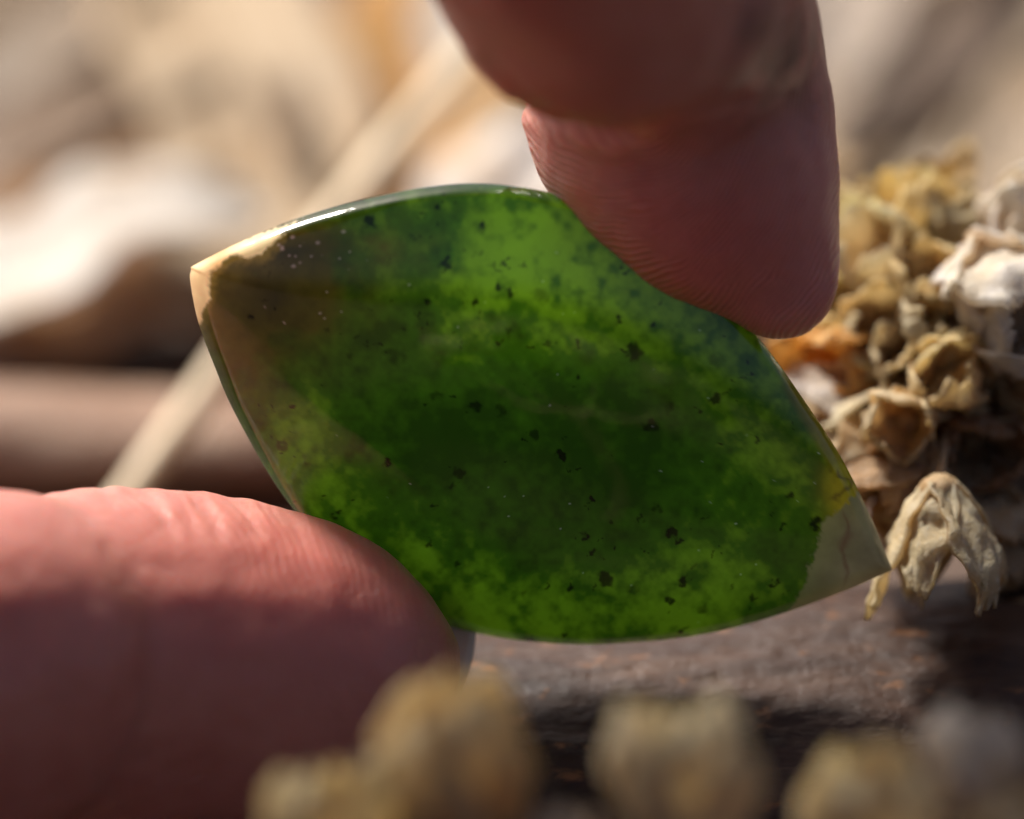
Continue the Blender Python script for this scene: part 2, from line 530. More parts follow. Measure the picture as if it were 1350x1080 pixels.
# ------------------------------------------------------------------ seed pods
def petal_mesh(seed, width, length, curl, thick=0.34):
    """a thick cupped lobe growing along +Z from the origin, its inside facing -X (the pod axis)"""
    n, k = 22, 13
    s = np.linspace(0, 1, n); e = np.linspace(-1, 1, k)
    S, E = np.meshgrid(s, e, indexing='ij')
    w = width * 0.5 * (np.sin(math.pi * np.clip(0.12 + 0.80 * S, 0, 1)) ** 0.8) * (1 - 0.25 * S) + 0.12
    rad = length * (0.10 + 0.36 * np.sin(math.pi * np.clip(S * 0.62, 0, 1)) + curl * np.clip(S - 0.55, 0, 1) ** 2)
    x = rad - 0.30 * (E ** 2) * w * (1 - 0.4 * S)
    y = E * w
    z = length * (0.98 * S - 0.18 * abs(curl) * np.clip(S - 0.7, 0, 1) ** 2)
    jit = (fbm(np.stack([S * 5, E * 2.2, S * 0 + seed], -1), 3, seed) - 0.5) * length * 0.15
    jit += (fbm(np.stack([S * 13, E * 5.5, S * 0 + seed + 3], -1), 3, seed + 6) - 0.5) * length * 0.07
    x = x + jit
    z = z + (fbm(np.stack([S * 2, E * 2.6, S * 0 + seed + 5], -1), 2, seed + 2) - 0.5) * length * 0.22 * S + (fbm(np.stack([S * 1, E * 7, S * 0 + seed + 5], -1), 2, seed + 12) - 0.5) * length * 0.10 * S ** 2
    y = y * (1 + 0.5 * (fbm(np.stack([S * 6, np.sign(E) * 2, S * 0 + seed + 7], -1), 2, seed + 13) - 0.5))
    out = np.stack([x, y, z], -1)
    th = thick * (0.55 + 0.9 * fbm(np.stack([S * 4, E * 2, S * 0 + seed + 9], -1), 2, seed + 3))
    inn = out.copy(); inn[..., 0] -= th
    N = n * k
    v = np.concatenate([out.reshape(-1, 3), inn.reshape(-1, 3)])
    f = []
    for i in range(n - 1):
        for j in range(k - 1):
            q = (i * k + j, i * k + j + 1, (i + 1) * k + j + 1, (i + 1) * k + j)
            f.append(q); f.append(tuple(N + z_ for z_ in reversed(q)))
    rim = [j for j in range(k)] + [i * k + k - 1 for i in range(1, n)] + [(n - 1) * k + j for j in range(k - 2, -1, -1)] + [i * k for i in range(n - 2, 0, -1)]
    for i in range(len(rim)):
        p, q = rim[i], rim[(i + 1) % len(rim)]
        f.append((p, N + p, N + q, q))
    me = bpy.data.meshes.new('petal')
    me.from_pydata([tuple(q * MM) for q in v], [], f)
    me.polygons.foreach_set('use_smooth', [True] * len(me.polygons))
    me.materials.append(M_POD)
    float_attr(me, 'inner', np.r_[np.zeros(N), np.ones(N)])
    float_attr(me, 'tip', np.r_[S.ravel(), S.ravel()])
    return me

PETALS = [petal_mesh(i * 7 + 1, 6.8 + 0.6 * (i % 3), 7.4 + 0.5 * (i % 2), c) for i, c in enumerate((0.3, 0.7, 0.0, 1.1, -0.6, 0.5))]

NARROW = [petal_mesh(i * 9 + 30, 4.6, 8.0 + 0.5 * i, c) for i, c in enumerate((0.35, 0.0, 0.55))]
CLOSED = [petal_mesh(i * 5 + 60, 7.6, 7.2 + 0.3 * i, c) for i, c in enumerate((-0.7, -1.0, -0.4))]

def core_mesh():
    bm = bmesh.new()
    bmesh.ops.create_icosphere(bm, subdivisions=3, radius=1.0)
    for q in bm.verts:
        n_ = float(fbm(np.array([[q.co.x * 2, q.co.y * 2, q.co.z * 2]]), 2, 3)[0])
        q.co *= (0.8 + 0.45 * n_)
        q.co.x *= 1.3; q.co.y *= 1.3; q.co.z = q.co.z * 1.25 + 0.7
        q.co *= MM
    me = bpy.data.meshes.new('seed_pod'); bm.to_mesh(me); bm.free()
    me.polygons.foreach_set('use_smooth', [True] * len(me.polygons))
    me.materials.append(M_POD)
    float_attr(me, 'inner', np.full(len(me.vertices), 0.75)); float_attr(me, 'tip', np.zeros(len(me.vertices)))
    return me
CORE = core_mesh()

YEL, CRM, WHT, HON, OCH = (0.90, 0.78, 0.46), (0.88, 0.82, 0.64), (0.88, 0.86, 0.82), (0.82, 0.54, 0.20), (0.78, 0.60, 0.32)

def sprig(name, hub_px, pods, label, foot, stem_r=0.42, petals=PETALS, first=None):
    hub = P(*hub_px)
    root = empty(name, foot)
    foot = Vector(foot)
    # main stem: part of the thing, with a branchlet to each pod
    verts, faces = [], []
    def add(v, f):
        o_ = sum(len(q) for q in verts); verts.append(np.asarray(v) - np.array(foot)); faces.extend(tuple(i + o_ for i in q) for q in f)
    pth = catmull(np.array([foot, (foot + hub) / 2 + Vector((2.5, 1.0, 0)), hub]), 8)
    add(*tube(pth, np.linspace(stem_r * 1.4, stem_r, len(pth)), 9, 0.15, 4))
    for i, (x, y, t, size, axis, colr, np_) in enumerate(pods):
        ax = cam_pt(*axis).normalized()
        c = P(x, y, t)
        sc = size * 1.08 / PXMM / 4.0 * (DIST - t) / DIST       # size: half-height in photograph pixels
        base = c - ax * (3.7 * sc)
        mid = (hub + base) / 2 - ax * 1.5 + Vector((0, 0, -0.8))
        pth = catmull(np.array([hub, mid, base + ax * 0.3]), 7)
        add(*tube(pth, np.linspace(stem_r * 0.75, stem_r * 0.5, len(pth)), 7, 0.15, i))
        pod = bpy.data.objects.new('seed_pod', CORE)
        col.objects.link(pod); pod.parent = root
        pod.location = (base - foot) * MM
        q = ax.to_track_quat('Z', 'Y') @ Quaternion((0, 0, 1), random.uniform(0, 6.28))
        pod.rotation_mode = 'QUATERNION'; pod.rotation_quaternion = q
        pod.scale = (sc, sc, sc)
        pod.color = (*colr, 1)
        for j in range(np_):
            pe = bpy.data.objects.new('petal', (first if first and i == 0 else petals)[(i * 2 + j * 5 + random.randrange(3)) % len(first if first and i == 0 else petals)])
            col.objects.link(pe); pe.parent = pod
            pe.rotation_mode = 'XYZ'
            pe.rotation_euler = (random.uniform(-.1, .1), random.uniform(-.10, .16), 2 * math.pi * j / np_ + random.uniform(-.2, .2))
            z = random.uniform(0.85, 1.12)
            pe.scale = (z, z * random.uniform(.9, 1.1), z)
            k = random.uniform(0.86, 1.08)
            pe.color = (min(colr[0] * k, .88), min(colr[1] * k, .86), colr[2] * k, 1)
    v = np.concatenate(verts)
    st = make_obj('stem', v, faces, M_STEM, root)
    tag(root, label, 'seed heads')
    return root

sprig('seed_head_sprig', (1265, 520, -19), [
    # x, y, t, half size px, axis (camera axes: right, up, toward), colour, lobes
    (1240, 716, -5, 80, (0.02, -1, 0.10), (0.78, 0.70, 0.50), 5),
    (1190, 300, -21, 72, (-0.35, 1, 0.55), YEL, 5),
    (1118, 330, -24, 70, (-0.7, 0.7, 0.2), (0.78, 0.68, 0.42), 5),
    (1262, 330, -20, 66, (0.45, 1, 0.1), (0.60, 0.50, 0.28), 4),
    (1318, 385, -11, 84, (0.25, -0.5, 0.9), WHT, 6),
    (1138, 400, -20, 66, (-0.9, 0.1, 0.35), YEL, 5),
    (1205, 405, -18, 60, (-0.3, 0.4, 0.9), CRM, 5),
    (1112, 492, -15, 62, (-0.5, 0.1, 1), HON, 5),
    (1095, 545, -15, 58, (-1, -0.3, 0.3), WHT, 4),
    (1160, 565, -13, 52, (-0.6, -0.4, 0.8), CRM, 5),
    (1285, 450, -15, 60, (0.1, 0.2, 1), YEL, 5),
    (1345, 500, -14, 60, (0.7, -0.1, 0.7), OCH, 5),
    (1292, 596, -12, 62, (0.15, -0.2, 1), (0.45, 0.26, 0.13), 5),
    (1205, 480, -13, 50, (-0.1, 0.1, 1), (0.80, 0.72, 0.54), 5),
    (1345, 290, -16, 52, (0.5, 1, 0.5), WHT, 5),
    (1175, 640, -10, 55, (-0.7, -0.8, 0.4), (0.62, 0.42, 0.24), 4),
    (1340, 640, -14, 60, (0.6, -0.8, 0.5), (0.40, 0.26, 0.16), 4),
    (1225, 250, -28, 50, (0.1, 1, 0.1), (0.62, 0.50, 0.28), 4),
    (1240, 560, -15, 48, (-0.2, -0.2, 1), OCH, 5),
    (1065, 455, -24, 52, (-1, 0.2, 0.2), (0.66, 0.46, 0.26), 4),
    (1195, 688, -12, 50, (-0.5, -0.7, 0.4), (0.82, 0.68, 0.46), 5),
    (1300, 680, -13, 56, (0.3, -0.8, 0.5), (0.74, 0.58, 0.38), 5),
    (1335, 735, -12, 56, (0.4, -0.8, 0.5), (0.66, 0.50, 0.32), 5),
    (1250, 500, -10, 50, (0.0, 0.1, 1), (0.86, 0.74, 0.48), 5),
    (1185, 560, -9, 46, (-0.4, -0.2, 1), (0.84, 0.72, 0.50), 5),
    (1155, 335, -16, 56, (-0.5, 0.6, 0.8), CRM, 5),
    (1235, 375, -14, 54, (0.1, 0.5, 0.9), (0.82, 0.70, 0.42), 5),
    (1165, 450, -14, 54, (-0.3, 0.2, 1), (0.84, 0.74, 0.50), 5),
    (1245, 430, -12, 52, (0.0, 0.3, 1), (0.86, 0.78, 0.58), 5),
    (1300, 520, -12, 52, (0.3, 0.0, 1), (0.78, 0.60, 0.34), 5),
    (1130, 610, -12, 50, (-0.8, -0.5, 0.4), (0.80, 0.66, 0.44), 4),
    (1215, 620, -11, 48, (-0.3, -0.6, 0.8), (0.72, 0.52, 0.32), 4),
    (1300, 300, -20, 54, (0.2, 1, 0.3), (0.78, 0.68, 0.46), 5),
    (1085, 390, -24, 52, (-0.9, 0.4, 0.2), YEL, 4),
    (1340, 440, -9, 56, (0.5, 0.2, 0.8), WHT, 5),
    (1265, 640, -14, 48, (0.1, -0.8, 0.5), (0.66, 0.48, 0.30), 4),
    (1150, 520, -18, 52, (-0.6, 0.0, 0.8), (0.78, 0.58, 0.28), 5),
    (1345, 580, -18, 56, (0.6, -0.3, 0.6), (0.74, 0.58, 0.36), 5),
    (1225, 300, -26, 54, (-0.05, 1, 0.2), (0.80, 0.68, 0.40), 5),
], 'cluster of yellow and white dried seed heads beside the finger', tuple(Vector((31, 36, GROUND_Z))), petals=CLOSED + PETALS[:3] + NARROW[:1], first=NARROW)

sprig('seed_head_sprig', (800, 1290, 38), [
    (440, 1089, 40, 89, (-0.2, 1, 0.2), (0.84, 0.76, 0.50), 5),
    (600, 1014, 40, 93, (0.05, 1, 0.1), (0.86, 0.74, 0.46), 5),
    (905, 1024, 41, 93, (0.05, 1, 0.0), (0.86, 0.78, 0.56), 5),
    (1150, 1079, 40, 85, (-0.1, 1, 0.2), (0.84, 0.75, 0.52), 5),
    (1288, 1004, 38, 68, (0.05, 1, 0.1), WHT, 4),
    (1345, 1114, 40, 74, (0.3, 1, 0.3), (0.80, 0.68, 0.46), 5),
    (735, 1124, 41, 57, (0.0, 1, 0.2), (0.76, 0.66, 0.54), 4),
], 'row of blurred cream seed heads along the lower edge, in front of the branch', tuple(Vector((6, -57, GROUND_Z))), 0.42, CLOSED)

# ------------------------------------------------------------------ the stone
OUT = [(257, 356), (262, 351), (330, 318), (420, 284), (540, 256), (640, 248), (740, 264), (830, 303), (920, 368), (1000, 450),
       (1060, 530), (1110, 605), (1150, 682), (1176, 742), (1180, 751), (1173, 757), (1100, 789), (1000, 824), (900, 846), (780, 855), (680, 849),
       (600, 833), (530, 806), (450, 746), (370, 652), (310, 546), (283, 480), (264, 425), (255, 372)]

def poly_sdf(p, poly):
    """signed distance (negative inside) from points to a polygon, in pixels"""
    poly = np.asarray(poly, dtype=np.float64)
    d = np.full(len(p), 1e9); inside = np.zeros(len(p), bool)
    for i in range(len(poly)):
        a, b = poly[i], poly[(i + 1) % len(poly)]
        ab = b - a; t = np.clip(((p - a) @ ab) / (ab @ ab), 0, 1)
        d = np.minimum(d, np.linalg.norm(p - a - t[:, None] * ab, axis=1))
        cr = ((a[1] > p[:, 1]) != (b[1] > p[:, 1])) & (p[:, 0] < (b[0] - a[0]) * (p[:, 1] - a[1]) / (b[1] - a[1] + 1e-12) + a[0])
        inside ^= cr
    return np.where(inside, -d, d)

def stone_colours(q):
    """what light the stone lets through, and its own body colour, at photograph-like coordinates q"""
    g = np.concatenate([q / 100.0, np.zeros((len(q), 1))], 1)
    n_big = fbm(g * 0.9 + 3.1, 3, 40)
    n_mid = fbm(g * 2.3 + 9.2, 4, 50)
    n_fin = fbm(g * 7.0 + 1.7, 4, 60)
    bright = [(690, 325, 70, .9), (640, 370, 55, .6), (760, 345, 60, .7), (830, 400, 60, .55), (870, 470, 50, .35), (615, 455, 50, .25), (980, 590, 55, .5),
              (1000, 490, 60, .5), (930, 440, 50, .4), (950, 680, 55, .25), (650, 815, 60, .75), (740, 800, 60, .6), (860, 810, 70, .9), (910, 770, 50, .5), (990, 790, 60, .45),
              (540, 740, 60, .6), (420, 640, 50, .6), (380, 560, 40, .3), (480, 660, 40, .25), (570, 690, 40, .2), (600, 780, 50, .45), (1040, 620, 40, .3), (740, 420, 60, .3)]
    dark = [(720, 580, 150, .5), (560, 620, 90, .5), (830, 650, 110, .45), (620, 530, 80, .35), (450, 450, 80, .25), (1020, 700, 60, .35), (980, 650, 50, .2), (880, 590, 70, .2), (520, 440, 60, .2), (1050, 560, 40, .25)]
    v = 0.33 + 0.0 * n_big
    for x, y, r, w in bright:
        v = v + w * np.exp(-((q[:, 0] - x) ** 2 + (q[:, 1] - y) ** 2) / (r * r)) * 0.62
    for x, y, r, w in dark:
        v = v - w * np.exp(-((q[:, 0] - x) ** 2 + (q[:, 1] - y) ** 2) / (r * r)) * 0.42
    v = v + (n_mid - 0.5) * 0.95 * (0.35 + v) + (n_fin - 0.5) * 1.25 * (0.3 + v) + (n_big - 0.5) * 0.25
    ca, sa = math.cos(0.9), math.sin(0.9)
    fib = fbm(np.stack([(q[:, 0] * ca + q[:, 1] * sa) / 90.0, (-q[:, 0] * sa + q[:, 1] * ca) / 14.0, q[:, 0] * 0], 1), 3, 66)
    v = v + (fib - 0.5) * 0.55 * (0.2 + v)
    v = np.clip(v, 0.02, 1.15)[:, None]
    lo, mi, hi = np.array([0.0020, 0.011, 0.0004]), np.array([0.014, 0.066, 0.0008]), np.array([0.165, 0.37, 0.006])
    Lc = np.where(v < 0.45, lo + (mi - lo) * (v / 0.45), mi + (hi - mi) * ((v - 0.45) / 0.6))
    # brownish corner
    br = np.exp(-(((q[:, 0] - 345) / 105) ** 2 + ((q[:, 1] - 390) / 75) ** 2)) * 1.7 + 0.6 * np.exp(-(((q[:, 0] - 480) / 150) ** 2 + ((q[:, 1] - 320) / 55) ** 2)) + 0.5 * np.exp(-(((q[:, 0] - 320) / 50) ** 2 + ((q[:, 1] - 500) / 60) ** 2))
    br = np.clip(br * (1 + (n_mid - 0.5) * 1.6), 0, 1)[:, None]
    brc = np.array([0.026, 0.013, 0.0008]) * (0.35 + 2.2 * np.clip(n_mid + 0.5 * (n_fin - .5) - 0.25, 0, 1)[:, None])
    Lc = Lc * (1 - br) + brc * br
    dk = np.clip((1.5 * np.exp(-(((q[:, 0] - 345) / 85) ** 2 + ((q[:, 1] - 392) / 55) ** 2)) + np.exp(-(((q[:, 0] - 405) / 60) ** 2 + ((q[:, 1] - 332) / 22) ** 2))) * 0.62 * (1 + (n_mid - .5) * 1.0), 0, 1)[:, None]
    Lc = Lc * (1 - dk) + np.array([0.0015, 0.0008, 0.0006]) * dk
    # rust along the right rim, yellow by the grey end
    wob = (n_mid - 0.5) * 34 + (n_fin - .5) * 22
    edge = poly_sdf(q, OUT)
    rim = smooth01(edge + wob * 0.3, -22, -4) * smooth01(q[:, 0], 1010, 1060) * smooth01(-q[:, 1], -670, -640)
    Lc = Lc * (1 - rim[:, None]) + np.array([0.30, 0.13, 0.004]) * rim[:, None]
    yl = np.clip(1.6 * np.exp(-(((q[:, 0] - 1116) / 22) ** 2 + ((q[:, 1] - 640) / 40) ** 2)) * (1 + (n_fin - .5) * 1.4), 0, 1)[:, None]
    Lc = Lc * (1 - yl) + np.array([0.62, 0.40, 0.004]) * yl
    body = np.tile(np.array([0.010, 0.022, 0.006]), (len(q), 1)) * (0.6 + 1.2 * v)
    # grey end
    gp = [(1136, 652), (1104, 674), (1084, 690), (1076, 720), (1066, 762), (1050, 806), (1110, 800), (1190, 770), (1200, 740), (1150, 660)]
    gd = poly_sdf(q, gp) + (n_fin - .5) * 16 + (n_mid - .5) * 10 + (fbm(g * 22, 3, 78) - .5) * 10
    gm = smooth01(-gd, -2.5, 2.5)[:, None]
    gc = np.array([0.15, 0.135, 0.095]) * (0.35 + 1.3 * n_mid[:, None])
    warm = np.exp(-((q[:, 1] - 790 + (q[:, 0] - 1100) * .35) / 22) ** 2)[:, None]
    gc = gc * (1 - .6 * warm) + np.array([0.14, 0.085, 0.03]) * .6 * warm
    vein = np.exp(-((q[:, 0] - 1116 - 5 * np.sin(q[:, 1] * .11) - (n_fin - .5) * 12) / (2.6 + 6 * np.exp(-((q[:, 1] - 712) / 12) ** 2))) ** 2) * smooth01(q[:, 1], 660, 690) * smooth01(-q[:, 1], -790, -750)
    gc = gc * (1 - .95 * vein[:, None]) + np.array([0.05, 0.010, 0.004]) * .95 * vein[:, None]
    Lc = Lc * (1 - gm) + gc * gm
    body = body * (1 - gm) + np.array([0.16, 0.145, 0.115]) * (0.5 + n_mid[:, None]) * gm
    rust = np.exp(-(np.abs((q[:, 0] - 1108) - 10 * np.sin(q[:, 1] * .16) - (n_fin - .5) * 30) / 5.0) ** 2) * smooth01(q[:, 1], 610, 625) * smooth01(-q[:, 1], -668, -655)
    Lc = Lc * (1 - .9 * rust[:, None]) + np.array([0.05, 0.012, 0.002]) * .9 * rust[:, None]
    # cream end
    cp = [(432, 276), (418, 291), (388, 308), (372, 328), (352, 346), (308, 350), (290, 364), (286, 396), (276, 420), (264, 444), (240, 430), (235, 340)]
    cd = poly_sdf(q, cp) + 8.0 + (n_fin - .5) * 15 + (fbm(g * 22, 3, 77) - .5) * 9
    halo = (smooth01(-cd, -16, 0) * (0.4 + 0.8 * n_mid))[:, None] * 0.8
    Lc = Lc * (1 - halo) + np.array([0.11, 0.052, 0.006]) * halo
    cm = smooth01(-cd, -3.5, 3.0)[:, None]
    tone = np.clip(np.exp(-(((q[:, 0] - 300) / 34) ** 2 + ((q[:, 1] - 352) / 26) ** 2)) + (n_mid - .5), 0, 1)[:, None]
    cc = np.array([0.60, 0.49, 0.29]) * (1 - tone) + np.array([0.50, 0.29, 0.12]) * tone
    cc = cc * (0.75 + 0.5 * n_fin[:, None])
    Lc = Lc * (1 - cm) + cc * cm
    body = body * (1 - cm) + cc * 1.0 * cm
    # dark specks
    specks = [(523, 472, 7), (711, 392, 6), (657, 452, 4), (567, 399, 5), (626, 403, 4.5), (589, 352, 6), (672, 391, 4), (866, 404, 4), (858, 432, 4), (939, 475, 6), (982, 478, 4), (940, 524, 6), (883, 538, 6),
              (856, 561, 8), (834, 466, 9), (739, 601, 6), (704, 571, 4), (510, 607, 5), (606, 624, 4), (573, 667, 4), (565, 717, 4), (403, 612, 5), (372, 585, 6), (444, 679, 4), (770, 708, 6), (799, 765, 8), (901, 770, 6), (931, 806, 5), (902, 834, 5),
              (744, 840, 3.5), (698, 846, 3.5), (1074, 690, 8), (885, 703, 6), (864, 669, 4), (753, 774, 4), (600, 742, 4), (1022, 770, 4), (492, 298, 6), (388, 534, 4), (761, 456, 4), (596, 640, 4), (661, 541, 4), (760, 498, 4), (815, 423, 4), (1040, 650, 4), (577, 522, 3.5), (435, 438, 3.5), (466, 470, 3.5)]
    r2 = np.random.default_rng(5)
    hubs = np.stack([r2.uniform(340, 1050, 26), r2.uniform(290, 830, 26)], 1)
    at = hubs[r2.integers(0, 26, 190)] + r2.normal(0, 1, (190, 2)) * r2.uniform(10, 75, (190, 1))
    extra = np.concatenate([at, np.minimum(0.9 + r2.exponential(0.9, (190, 1)), 5.0)], 1)
    qs = q + np.stack([(fbm(g * 14 + 5, 2, 71) - .5) * 16, (fbm(g * 14 + 8, 2, 72) - .5) * 16], 1)
    sp = np.zeros(len(q))
    for x, y, r in list(specks) + [tuple(e) for e in extra]:
        d2 = (qs[:, 0] - x) ** 2 + (qs[:, 1] - y) ** 2
        near = d2 < (r * 3) ** 2
        deep = float(_hash(np.int64(x * 3), np.int64(y * 3), np.int64(1), 3)) ** 4      # the deeper it lies, the softer it looks
        sp[near] = np.maximum(sp[near], (1 - 0.3 * deep) * (1 - smooth01(np.sqrt(d2[near]), r * (0.9 - 0.7 * deep), r * (1.5 + 1.2 * deep))))
    sp = (sp * np.where(cm[:, 0] > 0.3, 0, 1) * (1 - 0.7 * gm[:, 0]))[:, None]
    Lc = Lc * (1 - 0.985 * sp); body = body * (1 - 0.8 * sp)
    # pale dust and tiny chips lying on the polish
    dust = np.concatenate([np.stack([r2.uniform(300, 1090, 70), r2.uniform(270, 830, 70), r2.uniform(0.8, 1.5, 70)], 1),
                           np.stack([r2.normal(395, 34, 16), r2.normal(330, 13, 16), r2.uniform(0.5, 2.6, 16)], 1)])
    for x, y, r in dust:
        d2 = (q[:, 0] - x) ** 2 + ((q[:, 1] - y) * 1.5) ** 2
        near = d2 < (r * 2) ** 2
        body[near] = np.maximum(body[near], (0.55 * (1 - smooth01(np.sqrt(d2[near]), r * 0.5, r * 1.6)))[:, None])
    return Lc, body

def build_stone():
    out = np.array(OUT, dtype=np.float64)
    # even resampling of the closed outline, corners kept by the dense points there
    ring = catmull(np.vstack([out, out[:1]]), 40)[:-1]
    seg = np.r_[0, np.cumsum(np.linalg.norm(np.diff(np.vstack([ring, ring[:1]]), axis=0), axis=1))]
    nt = 900
    tt = np.linspace(0, seg[-1], nt, endpoint=False)
    cl = np.vstack([ring, ring[:1]])
    o2 = np.stack([np.interp(tt, seg, cl[:, 0]), np.interp(tt, seg, cl[:, 1])], 1)
    ctr = np.array([705.0, 560.0])
    # front rings from centre to rim
    gx, gy = np.linspace(240, 1196, 192), np.linspace(236, 868, 128)
    GX, GY = np.meshgrid(gx, gy)
    ed = poly_sdf(np.stack([GX.ravel(), GY.ravel()], 1), o2[::6]).reshape(GX.shape)
    inside = ed < 0
    phi = np.where(inside, 1.0, 0.0) * np.abs(ed) * 40.0
    hx2, hy2 = 1 / (gx[1] - gx[0]) ** 2, 1 / (gy[1] - gy[0]) ** 2
    for _ in range(2500):
        nb = np.zeros_like(phi)
        nb[1:-1, 1:-1] = ((phi[1:-1, 2:] + phi[1:-1, :-2]) * hx2 + (phi[2:, 1:-1] + phi[:-2, 1:-1]) * hy2 + 2.0) / (2 * (hx2 + hy2))
        phi = np.where(inside, nb, 0.0)
    phi /= phi.max()
    def dome_at(p):
        fx = np.clip((p[:, 0] - gx[0]) / (gx[1] - gx[0]), 0, len(gx) - 1.001); fy = np.clip((p[:, 1] - gy[0]) / (gy[1] - gy[0]), 0, len(gy) - 1.001)
        ix, iy = fx.astype(int), fy.astype(int); ax, ay = fx - ix, fy - iy
        return phi[iy, ix] * (1 - ax) * (1 - ay) + phi[iy, ix + 1] * ax * (1 - ay) + phi[iy + 1, ix] * (1 - ax) * ay + phi[iy + 1, ix + 1] * ax * ay
    sF = np.r_[np.linspace(0.004, 0.90, 165), np.linspace(0.9033, 0.985, 26), 1 - 0.015 * np.cos(np.linspace(0.15, math.pi / 2, 7))]
    def height(s):
        dome = 1.15
        bev = np.clip((s - 0.945) / 0.055, 0, 1)
        return dome - 0.75 * bev ** 2.0
    rows, hs = [], []
    for s_ in sF:
        rows.append(s_); hs.append(height(s_))
    sB = np.r_[1 - 0.015 * np.cos(np.linspace(math.pi / 2 - .2, 0.15, 5)), np.linspace(0.985, 0.90, 12), np.linspace(0.88, 0.004, 70)]
    for s_ in sB:
        rows.append(s_); hs.append(-height(s_) * 0.9)
    rows = np.array(rows); hs = np.array(hs)
    q = ctr[None, None] + (o2[None] - ctr[None, None]) * rows[:, None, None]
    R = (q[..., 0] - 675) / PXMM; U = (540 - q[..., 1]) / PXMM
    dm = dome_at(q.reshape(-1, 2)).reshape(R.shape)
    hs = hs[:, None] + np.sign(hs)[:, None] * 2.3 * dm ** 0.85
    T = hs + 0.37 * U + 0.03 * R
    # camera axes -> world
    X, Y, Z = R, U * SP - T * CP, U * CP + T * SP
    v = np.stack([X, Y, Z], -1).reshape(-1, 3)
    nr = len(rows)
    f = []
    for i in range(nr - 1):
        a = i * nt
        for k in range(nt):
            k2 = (k + 1) % nt
            f.append((a + k, a + nt + k, a + nt + k2, a + k2))
    f.append(tuple(range(nt))); f.append(tuple(range((nr - 1) * nt + nt - 1, (nr - 1) * nt - 1, -1)))
    c0 = v.mean(0)
    o = make_obj('green_stone', v - c0, f, M_STONE)
    o.location = Vector(c0) * MM
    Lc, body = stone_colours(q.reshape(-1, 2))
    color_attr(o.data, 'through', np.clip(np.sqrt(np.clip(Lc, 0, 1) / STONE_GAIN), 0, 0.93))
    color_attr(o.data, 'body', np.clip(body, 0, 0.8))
    tag(o, 'polished leaf shaped translucent green stone with dark specks, pinched between finger and thumb', 'stone')
    return o
STONE_GAIN = 1.65
build_stone()

# ------------------------------------------------------------------ the hand
def chain(points, step=0.16):
    """points: rows (r, u, t, radius) in camera axes mm -> closely spaced balls"""
    c = catmull(points, 40)
    keep = [c[0]]
    for q in c[1:]:
        if np.linalg.norm(q[:3] - keep[-1][:3]) > step * max(1.0, min(q[3], keep[-1][3])):
            keep.append(q)
    keep.append(c[-1])
    return keep

def pr(x, y, t, rpx):
    r, u, t_ = px(x, y, t)
    return (r, u, t_, rpx / PXMM * (DIST - t) / DIST)

INDEX = [pr(1027, 372, 3.2, 80), pr(1000, 325, 3.2, 108), pr(942, 240, 3.2, 166), pr(895, 150, 3.0, 205), pr(880, 75, 4.0, 208), pr(862, 0, 9, 212),
         (5.0, 29.5, 18, 9.6), (1.0, 36, 28, 9.8), (-5.0, 42, 43, 9.6), (-16, 49, 66, 11.5)]
PULP = [pr(792, -26, 17, 206), (1.5, 28.5, 26, 9.0)]
THUMB = [pr(528, 872, 0.5, 72), pr(492, 884, 0.5, 117), pr(438, 884, 0.8, 168), pr(370, 882, 1.2, 206), pr(280, 874, 2, 224), pr(160, 872, 4, 233), pr(85, 874, 6, 228), pr(38, 878, 8, 214), pr(-15, 874, 10, 235),
         (-36, -14.5, 15, 10.4), (-48, -11.5, 24, 10.4), (-60, -6, 40, 12.0), (-70, 8, 70, 15), (-72, 22, 104, 17)]
BODY = [
    INDEX, PULP, THUMB,
    [(-34, 55, 68, 11.5), (-33, 68, 44, 9.8), (-37, 58, 36, 9.0), (-43, 45, 45, 8.4), (-47, 40, 58, 6.8)],         # middle finger, folded
    [(-50, 57, 72, 11.2), (-50, 70, 50, 9.4), (-53, 60, 42, 8.6), (-58, 47, 50, 8.0), (-61, 42, 62, 6.4)],         # ring finger
    [(-65, 54, 80, 10.4), (-66, 66, 62, 8.4), (-69, 58, 54, 7.4), (-73, 47, 60, 6.8), (-75, 43, 70, 5.8)],         # little finger
    [pr(835, -14, 15, 196), pr(880, 12, 9, 180)],
    [(-16, 49, 66, 11.5), (-42, 46, 100, 14), (-62, 38, 138, 17)],
    [(-34, 55, 68, 11.5), (-50, 49, 102, 14), (-66, 39, 138, 17)],
    [(-50, 57, 72, 11.2), (-60, 50, 104, 14), (-74, 40, 140, 17)],
    [(-65, 54, 80, 10.4), (-72, 48, 108, 13.5), (-82, 40, 142, 16)],
    [(-72, 22, 104, 17), (-70, 34, 134, 18), (-78, 36, 160, 20), (-100, 36, 205, 24), (-132, 36, 265, 29)],
    [(-62, 38, 138, 16), (-74, 40, 160, 19), (-100, 40, 205, 24)],
    [(-52, 22, 66, 12), (-66, 24, 92, 15)],
]

